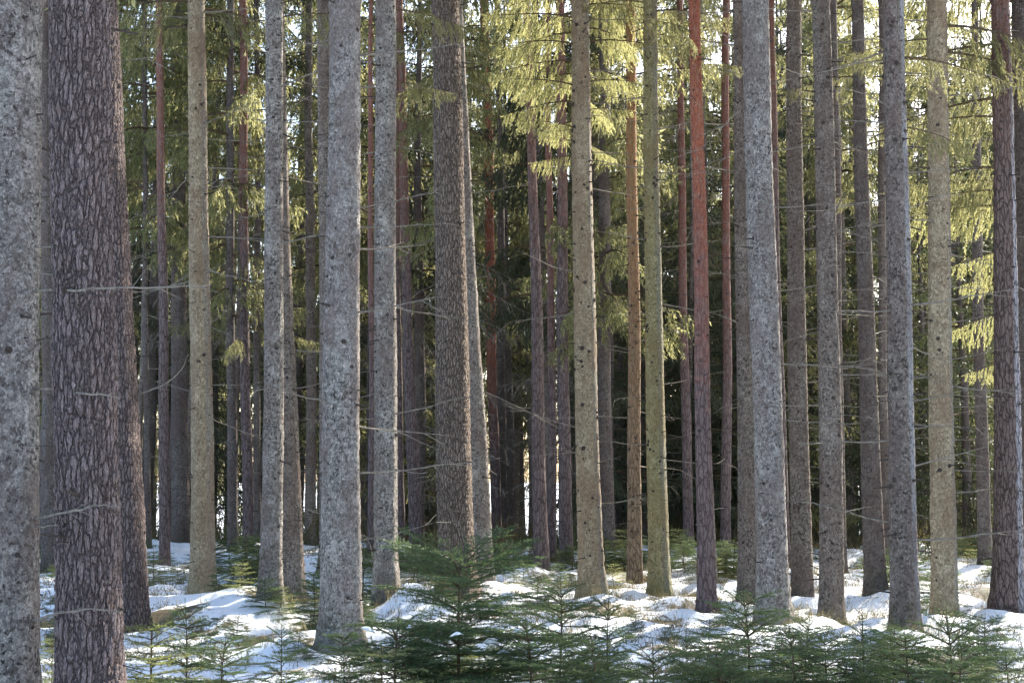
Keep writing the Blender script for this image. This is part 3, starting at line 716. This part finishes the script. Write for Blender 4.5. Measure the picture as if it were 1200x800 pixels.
for px, y, H in [(716, 31, 9), (725, 36, 13), (752, 33, 10), (780, 37, 13), (822, 32, 10), (860, 35, 12), (900, 33, 10), (955, 36, 11), (990, 40, 12), (1040, 33, 11),
                 (1078, 37, 12), (1130, 33, 11), (1150, 38, 12), (240, 40, 10), (310, 36, 9)]:
    far_tree('spruce_tree', (px - 600) / F * y, y, FT[0], LOWCROWNS[rnd.choice((1, 2))], H, rnd.uniform(.5, 1.5), rnd.uniform(.8, 1.05), 0); placed.append(((px - 600) / F * y, y))
for k in range(18):                               # the same wood going on beyond the right edge of the frame
    for _ in range(100):
        y = rnd.uniform(13, 40); x = y * .40 + rnd.uniform(.8, 12)
        if all(math.hypot(x - a, y - b) > 2.4 for a, b in placed) and not blocked(x, y): break
    placed.append((x, y)); o = far_tree('spruce_tree', x, y, FT[1], rnd.choice(CROWNS), rnd.uniform(18, 22), rnd.uniform(6, 9), 1.0, 4)
    far.pop(); o['label'] = 'tall spruce standing outside the frame beyond the right edge trunk'; o['group'] = 'spruces beyond the right edge'
for k in range(90):                               # the far edge of the wood
    p = try_place(58, 105, 1.9, 70, 900)
    if p: far_tree('spruce_tree', *p, FT[1], rnd.choice(CROWNS), rnd.uniform(20, 31), rnd.uniform(2.5, 8), rnd.uniform(1.1, 1.6), 3)

fronts = sorted([(t['spec'][3] * .5 + t['spec'][1] * .5, t['spec'][8]) for t in trees[:25]])
def between(px):
    l = [n for x, n in fronts if x < px]; r = [n for x, n in fronts if x >= px]
    if not l: return 'left of the ' + r[0]
    if not r: return 'right of the ' + l[-1]
    return 'between the %s and %s' % (l[-1], r[0])
def relabel(items, word):
    """items: (object, px, text, depth); same text and place -> told apart by nearness"""
    d = {}
    for o, px, text, dep in items: d.setdefault((text, between(px)), []).append((dep, o))
    for (text, place), lst in d.items():
        lst.sort(key=lambda q: q[0])
        for k, (dep, o) in enumerate(lst):
            if len(lst) == 1: pre = ''
            elif k == 0: pre = 'nearest '
            elif k == len(lst) - 1: pre = 'farthest '
            else: pre = ['', 'second', 'third', 'fourth', 'fifth', 'sixth', 'seventh', 'eighth', 'ninth', 'tenth', 'eleventh', 'twelfth', 'thirteenth', 'fourteenth', 'fifteenth', 'sixteenth', 'seventeenth', 'eighteenth'][min(k, 17)] + ' nearest '
            o['label'] = pre + text + ' ' + place; o['group'] = word
relabel([(r, 600 + F * x / y, 'distant bare pine' if kd == 'pine_tree' else
          ('bushy understorey spruce' if zc < 2.3 else ('distant crowned spruce' if y < 62 else 'remote small spruce')), y)
         for kd, r, x, y, H, zc in far], 'trees deep in the wood')

# ------------------------------------------------------------------ ground
def axis_pts(lo, hi, step, far_):
    a = list(np.arange(lo, hi, step)); s = step; v = hi
    while v < far_: a.append(v); s *= 1.22; v += s
    s = step; v = lo - step; b = []
    while v > -far_: b.append(v); s *= 1.22; v -= s
    return np.array(b[::-1] + a)
gx = axis_pts(-13, 13, .125, 900); gy = axis_pts(8, 35, .125, 2500)
X, Yg = np.meshgrid(gx, gy); Z = ground(X, Yg)
nx, ny = len(gx), len(gy)
V = np.stack([X, Yg, Z], 2).reshape(-1, 3)
i = (np.arange(ny - 1)[:, None] * nx + np.arange(nx - 1)[None])
T = np.stack([np.stack([i, i + 1, i + nx + 1], 2), np.stack([i, i + nx + 1, i + nx], 2)], 2).reshape(-1, 3)
me = tri_mesh('snowy_ground_mesh', V, T, [M['ground']], smooth=True)
lit = vnoise(X / 1.3, Yg / 1.6, 8) * .60 + vnoise(X / .5, Yg / .6, 9) * .40
for fx, fy, fr_ in FEET:
    lit = lit + .34 * np.exp(-((np.hypot(X - fx, (Yg - fy))) / (fr_ + .22)) ** 2)
lit = lit - np.clip((ground(X, Yg) - (vnoise(X / 3.1, Yg / 3.4, 1) - .5) * .34), 0, .3) * .5
lit = np.where(Yg > 70, 0, lit)
me.attributes.new('litter', 'FLOAT', 'POINT').data.foreach_set('value', lit.ravel().astype(np.float32))
gr = link('snowy_ground', me); gr['kind'] = 'structure'
gr['label'] = 'uneven old snow with brown needle litter showing through'

# ------------------------------------------------------------------ young spruces
def sapling_mesh(name, seed, H, spread, mat, nspace=.0042, bare_leader=True, dens=1.0, pw=.8):
    rnd = random.Random(seed); seg, wood, axes = [], [], []
    n = 10; P = []
    bx, by = rnd.uniform(-.05, .05), rnd.uniform(-.05, .05)
    for k in range(n + 1):
        u = k / n; P.append(Vector((bx * math.sin(u * 3), by * math.sin(u * 2.5), H * u)))
    for k in range(n): wood.append((P[k], P[k + 1], .012 * H * (1 - k / n) + .003, .012 * H * (1 - (k + 1) / n) + .003))
    seg.append((P[-2], P[-1] + Vector((0, 0, .03)))); seg.append((P[-3], P[-2]))
    z = H * .10; whorls = []
    step = .115 + .03 * H
    while z < H * .93:
        whorls.append((z, rnd.choice((4, 5, 5, 6)))); whorls.append((z + step * .5, rnd.choice((1, 2, 3)))); z += step * rnd.uniform(.85, 1.15)
    for z, nb in whorls:
        if z > H * .95: continue
        u = z / H; ph = rnd.uniform(0, 6.28)
        for b in range(nb):
            az = ph + b * 6.283 / nb + rnd.uniform(-.3, .3)
            L = spread * (1 - u) ** pw * rnd.uniform(.7, 1.15) + .07
            el = .08 + .50 * u * u + rnd.uniform(-.22, .26)
            d = Vector((math.cos(az) * math.cos(el), math.sin(az) * math.cos(el), math.sin(el)))
            s = Vector((-math.sin(az), math.cos(az), 0))
            o = Vector((bx * math.sin(u * 3), by * math.sin(u * 2.5), z)); m = max(3, int(L / .07)); q = o
            for k in range(m):
                dd = (d + Vector((0, 0, -.30 * k / m)) + s * rnd.uniform(-.07, .07)).normalized()
                r2 = q + dd * L / m; wood.append((q, r2, .0045 * (1 - k / m) + .0018, .0045 * (1 - (k + 1) / m) + .0015))
                seg.append((q, r2))
                for sg in (-1, 1):
                    if k >= 0 and rnd.random() < .92 * dens:
                        l2 = (L * .48 * (1 - .72 * k / m) + .03) * rnd.uniform(.6, 1.15)
                        t2 = (dd * .75 + s * sg * .75 + Vector((0, 0, rnd.uniform(-.22, .1)))).normalized()
                        e = r2 + t2 * l2; seg.append((r2, e))
                        for j in range(int(l2 / .05)):
                            c = r2.lerp(e, (j + .8) / (l2 / .05 + .8)); s3 = 1 if j % 2 else -1
                            t3 = (t2 * .7 + t2.cross(Vector((0, 0, 1))) * s3 * .7 + Vector((0, 0, rnd.uniform(-.2, .1)))).normalized()
                            seg.append((c, c + t3 * l2 * rnd.uniform(.22, .42)))
                q = r2
    S0 = np.array([tuple(a) for a, b in seg]); S1 = np.array([tuple(b) for a, b in seg])
    parts = [(*prisms([tuple(x[0]) for x in wood], [tuple(x[1]) for x in wood], [x[2] for x in wood], [x[3] for x in wood], 5), 0),
             (*prisms(S0, S1, np.full(len(S0), .0016), np.full(len(S0), .0012), 3), 0)]
    V, T, mi = merge(parts)
    wood_me = tri_mesh(name + '_stem', V, T, [M['twig']], mi * 0)
    V, T = needles(S0, S1, nspace, .019, .0046, .9, -.02)
    return wood_me, tri_mesh(name + '_needles', V, T, [mat]), S1
BIG = sapling_mesh('big_young_spruce', 3, 1.35, 1.0, M['needle_young'], .0042, pw=.40)
SAP = [sapling_mesh('young_spruce_%d' % k, 20 + k, 1.0, (.62, .5, .72, .56)[k], M['needle_young'], .0043, pw=.62) for k in range(4)]
SAP += [sapling_mesh('young_spruce_%d' % (4 + k), 50 + k, 1.0, (.42, .7, .5)[k], M['needle_young'], .0050, pw=(1.0, .5, .8)[k], dens=(.75, .85, .6)[k]) for k in range(3)]
LSAP = [sapling_mesh('sunlit_young_spruce_%d' % k, 30 + k, 1.0, (.6, .5)[k], M['needle_young_sunlit'], .0052) for k in range(2)]
saps = []
def sapling(proto, px, pytop, Y, wfac=1.0, H0=1.0, label=None, group='young spruces on the snow'):
    top = at_depth(px, pytop, Y); z = float(ground(top.x, top.y, False)) - .04
    H = max(.18, top.z - z); s = H / H0
    root = empty('young_spruce', (top.x, top.y, z), label or '', 'young tree', group)
    a = rnd.uniform(0, 6.28); sw = s * wfac
    link('stem', proto[0], root, rot=(0, 0, a), scale=(sw, sw, s)); link('needles', proto[1], root, rot=(0, 0, a), scale=(sw, sw, s))
    saps.append((root, px, pytop, Y, label)); return root, a, sw, s
big = sapling(BIG, 541, 636, 9.2, 1.02, 1.38, 'biggest young spruce, dark green and bushy, in the bottom centre foreground')
named = [
 (SAP[0], 1108, 705, 8.8, .9, 'dark young spruce with upright tip in front of the sandy spruce'),
 (SAP[2], 868, 692, 9.6, 1.0, 'bushy young spruce at the foot of the speckled grey brown trunk'),
 (SAP[1], 715, 690, 9.8, .65, 'slim young spruce with tall bare leader left of the yellow green spruce foot'),
 (SAP[3], 802, 738, 9.3, .6, 'small young spruce with a dark leader below the reddest pine'),
 (SAP[1], 216, 700, 9.6, .8, 'young spruce with bare spreading tip below the lone buff spruce'),
 (LSAP[0], 176, 722, 8.9, 1.1, 'pale yellowish young spruce beside the foot of the widest plated pine'),
 (LSAP[1], 286, 655, 16.5, 1.0, 'sunlit yellow green young spruce between lone buff spruce and slim speckled spruce'),
 (SAP[0], 256, 660, 17.2, .7, 'dark young spruce touching the foot of the lone buff spruce'),
 (SAP[2], 366, 672, 15.5, .9, 'dark young spruce left of the foot of the broad silver grey spruce'),
 (SAP[1], 331, 728, 9.4, .7, 'thin sparse young spruce in front of the slim speckled spruce'),
 (SAP[3], 405, 735, 9.0, .8, 'young spruce at the left skirt of the biggest one'),
 (SAP[0], 655, 672, 10.6, .9, 'young spruce with arching side branches at the right of the biggest one'),
 (SAP[2], 612, 722, 8.8, 1.2, 'dense low young spruce against the right side of the biggest one'),
 (SAP[1], 1012, 725, 9.2, .9, 'young spruce below the dim leaning trunk'),
 (SAP[2], 968, 742, 9.0, 1.2, 'low spreading young spruce at the foot of the evenly mottled spruce'),
 (SAP[3], 920, 730, 8.8, 1.1, 'young spruce in front of the broad dull spruce'),
 (SAP[0], 766, 748, 8.6, 1.2, 'low young spruce at the bottom edge below the yellow green spruce'),
 (SAP[3], 1060, 735, 8.6, 1.0, 'young spruce in front of the dark speckled spruce'),
 (SAP[1], 1176, 762, 8.6, 1.2, 'low young spruce in the bottom right corner'),
 (LSAP[1], 62, 742, 10.5, .8, 'pale thin young spruce in the gap between the two leftmost trunks'),
 (SAP[2], 268, 742, 8.8, 1.1, 'low green young spruce at the bottom edge left of the slim speckled spruce'),
 (SAP[0], 470, 712, 8.7, 1.0, 'young spruce crowding the left side of the biggest one'),
 (LSAP[0], 445, 752, 8.4, 1.3, 'yellowish low young spruce at the bottom edge left of the biggest one'),
 (SAP[3], 690, 742, 8.7, 1.1, 'low young spruce at the bottom edge left of the slim bare leader'),
 (SAP[2], 838, 752, 8.4, 1.2, 'low bushy young spruce at the bottom edge below the reddest pine'),
 (SAP[1], 1128, 755, 8.2, 1.2, 'low young spruce at the bottom edge right of the upright tipped one'),
]
for pr, px, py, Y, wf, lab in named: sapling(pr, px, py, Y, wf, 1.03, lab)
rs = random.Random(77); cnt = 0; gen = []
while cnt < 255:
    py = rs.choice((rs.uniform(648, 680), rs.uniform(650, 700), rs.uniform(650, 685), rs.uniform(655, 720), rs.uniform(700, 780), rs.uniform(780, 940), rs.uniform(800, 940))); px = rs.uniform(20, 1195)
    if py > 780 and px < 400: continue
    g = on_ground(px, py)
    if g.y < 7.4 or any(math.hypot(g.x - a, g.y - b) < .35 for a, b, c in FEET): continue
    h = rs.uniform(.22, .75) if g.y > 17 else (rs.uniform(.18, .45) if g.y > 12 else rs.uniform(.3, .6) * (1.0 if g.y > 9 else .8))
    pr = LSAP[rs.randrange(2)] if rs.random() < .22 else SAP[rs.randrange(7)]
    root = empty('young_spruce', (g.x, g.y, g.z - .04), '', 'young tree')
    a = rs.uniform(0, 6.28); wf = h * rs.uniform(.9, 1.35)
    tl = (rs.uniform(-.09, .09), rs.uniform(-.09, .09), a); w2 = wf * rs.uniform(.75, 1.1)
    link('stem', pr[0], root, rot=tl, scale=(wf, w2, h)); link('needles', pr[1], root, rot=tl, scale=(wf, w2, h))
    gen.append((root, px, ('pale' if pr in LSAP else 'dark') + (' knee-high sapling' if h > .42 else ' tiny sapling'), g.y)); cnt += 1
relabel(gen, 'young spruces scattered over the forest floor')

# snow left lying on the branches of the biggest young spruce and its neighbours
def snow_clump(c, sx, sy, sz, label, seed):
    V, T = [], []; a_n, r_n = 24, 7
    for r in range(r_n + 1):
        f = r / r_n
        for a in range(a_n):
            th = a / a_n * 6.283; q = .75 + .6 * float(vnoise(math.cos(th) * 1.6 + seed * 7, math.sin(th) * 1.6, 5)) + .18 * math.sin(4 * th + seed)
            x, y = f * math.cos(th) * sx * q, f * math.sin(th) * sy * q
            lump = .55 + .8 * float(vnoise(x * 45 + seed, y * 45, 6))
            V.append((x, y, sz * (1 - f ** 2.2) * lump - .16 * x * x / sx))
    n0 = len(V)
    for a in range(a_n): x, y, z = V[r_n * a_n + a]; V.append((x * .9, y * .9, z - sz * .35))
    for r in range(r_n + 1):
        for a in range(a_n):
            b = (a + 1) % a_n; T += [(r * a_n + a, (r + 1) * a_n + a, (r + 1) * a_n + b), (r * a_n + a, (r + 1) * a_n + b, r * a_n + b)]
    V.append((0, 0, -sz * .4)); T += [(n0 + (a + 1) % a_n, n0 + a, len(V) - 1) for a in range(a_n)]
    o = link('snow_clump', tri_mesh('snow_clump_mesh', V, T, [M['snow']], smooth=True), None, c, (random.uniform(-.1, .45), random.uniform(-.1, .45), random.uniform(-.4, .4)))
    o['label'] = label; o['category'] = 'snow'; o['group'] = 'snow lying on young spruce branches'
# the points of the twigs of the biggest young spruce, in the world
rt_, a_, sw_, sz_ = big; S1 = BIG[2]
W = np.stack([rt_.location.x + sw_ * (S1[:, 0] * math.cos(a_) - S1[:, 1] * math.sin(a_)), rt_.location.y + sw_ * (S1[:, 0] * math.sin(a_) + S1[:, 1] * math.cos(a_)), rt_.location.z + sz_ * S1[:, 2]], 1)
dep = W[:, 1] * math.cos(PITCH) + (W[:, 2] - CAM_Z) * math.sin(PITCH)
PX = 600 + F * W[:, 0] / dep; PY = 400 - F * (-W[:, 1] * math.sin(PITCH) + (W[:, 2] - CAM_Z) * math.cos(PITCH)) / dep
for k, (px, py, sx, sy, sz, lab) in enumerate([
          (428, 731, .040, .03, .013, 'small snow clump on the far left branch of the biggest young spruce'),
          (536, 743, .034, .022, .010, 'thin snow clump near the stem of the biggest young spruce'),
          (576, 752, .046, .026, .018, 'bright snow clump on a right branch of the biggest young spruce'),
          (590, 763, .038, .026, .012, 'snow clump just below the bright one on the right branch'),
          (628, 764, .070, .034, .014, 'long flat snow clump at the right side of the biggest young spruce'),
          (452, 775, .045, .030, .012, 'snow clump low on the left skirt of the biggest young spruce'),
          (500, 752, .026, .02, .009, 'tiny snow clump left of the stem of the biggest young spruce'),
          (480, 735, .024, .02, .008, 'tiny snow clump midway out on the left of the biggest young spruce'),
          (605, 738, .026, .02, .009, 'tiny snow clump above the long flat one on the biggest young spruce'),
          (487, 706, .026, .02, .008, 'snow clump high on the left side of the biggest young spruce')]):
    cost = (PX - px) ** 2 + (PY - py) ** 2 + np.maximum(W[:, 1] - rt_.location.y, 0) * 900
    j = int(np.argmin(cost)); snow_clump(tuple(W[j] + np.array((0, 0, .004))), sx, sy, sz, lab, k + 1)

fb = []
for k in range(46):
    g = on_ground(rs.uniform(20, 1190), rs.choice((rs.uniform(665, 700), rs.uniform(690, 790))))
    sc = rs.uniform(.35, 1.1); o = link('fallen_branch', rs.choice(DEAD), None, (g.x, g.y, g.z + .03), (rs.uniform(-.5, .5), rs.uniform(-.08, .08), rs.uniform(0, 6.28)), (sc * 1.1,) * 3)
    o['category'] = 'branch'; fb.append((o, 600 + F * g.x / g.y, 'fallen bare twig', g.y))
relabel(fb, 'fallen twigs lying on the snow')

# ------------------------------------------------------------------ low growth on the floor
g2 = np.random.default_rng(3)
def tufts(n, ymin, ymax, h0, h1, wd, mat, name, label, per=9, thr=.47, nse=21):
    yy = ymin + (ymax - ymin) * g2.random(n * 3) ** .8; xx = (g2.random(n * 3) - .5) * 1.35 * yy * .72
    keep = vnoise(xx / 1.1, yy / 1.1, nse) + .25 * g2.random(n * 3) > thr + .1; xx, yy = xx[keep][:n], yy[keep][:n]
    zz = ground(xx, yy)
    idx = np.repeat(np.arange(len(xx)), per); m = len(idx)
    base = np.stack([xx[idx] + g2.normal(size=m) * .035, yy[idx] + g2.normal(size=m) * .035, zz[idx] - .02], 1)
    d = np.stack([g2.normal(size=m) * .5, g2.normal(size=m) * .5, np.full(m, 1.0)], 1); d /= np.linalg.norm(d, axis=1, keepdims=True)
    h = (h0 + (h1 - h0) * g2.random(m))[:, None]
    side = np.cross(d, g2.normal(size=(m, 3))); side /= np.linalg.norm(side, axis=1, keepdims=True)
    V = np.stack([base - side * wd, base + side * wd, base + d * h], 1).reshape(-1, 3); T = np.arange(m * 3).reshape(-1, 3)
    # side leaves
    lp = base + d * h * g2.random((m, 1)); ld = g2.normal(size=(m, 3)); ld /= np.linalg.norm(ld, axis=1, keepdims=True)
    ls = np.cross(ld, g2.normal(size=(m, 3))); ls /= np.linalg.norm(ls, axis=1, keepdims=True)
    V2 = np.stack([lp - ls * wd * 1.6, lp + ls * wd * 1.6, lp + ld * .032], 1).reshape(-1, 3)
    o = link(name, tri_mesh(name + '_mesh', np.concatenate([V, V2]), np.concatenate([T, T + len(V)]), [mat]))
    o['kind'] = 'stuff'; o['label'] = label; o['category'] = 'ground cover'
tufts(8600, 9, 34, .05, .20, .0032, M['shrub'], 'bilberry_shrubs', 'low brown green bilberry twigs poking through the snow')
tufts(900, 9, 33, .10, .26, .0025, M['straw'], 'dry_grass', 'pale dry grass blades in scattered tufts on the snow', 7, .56, 33)
tufts(4500, 31, 60, .3, 1.3, .016, M['shrub'], 'far_undergrowth', 'tangled leafless undergrowth behind the last near trunks', 8, .40, 44)
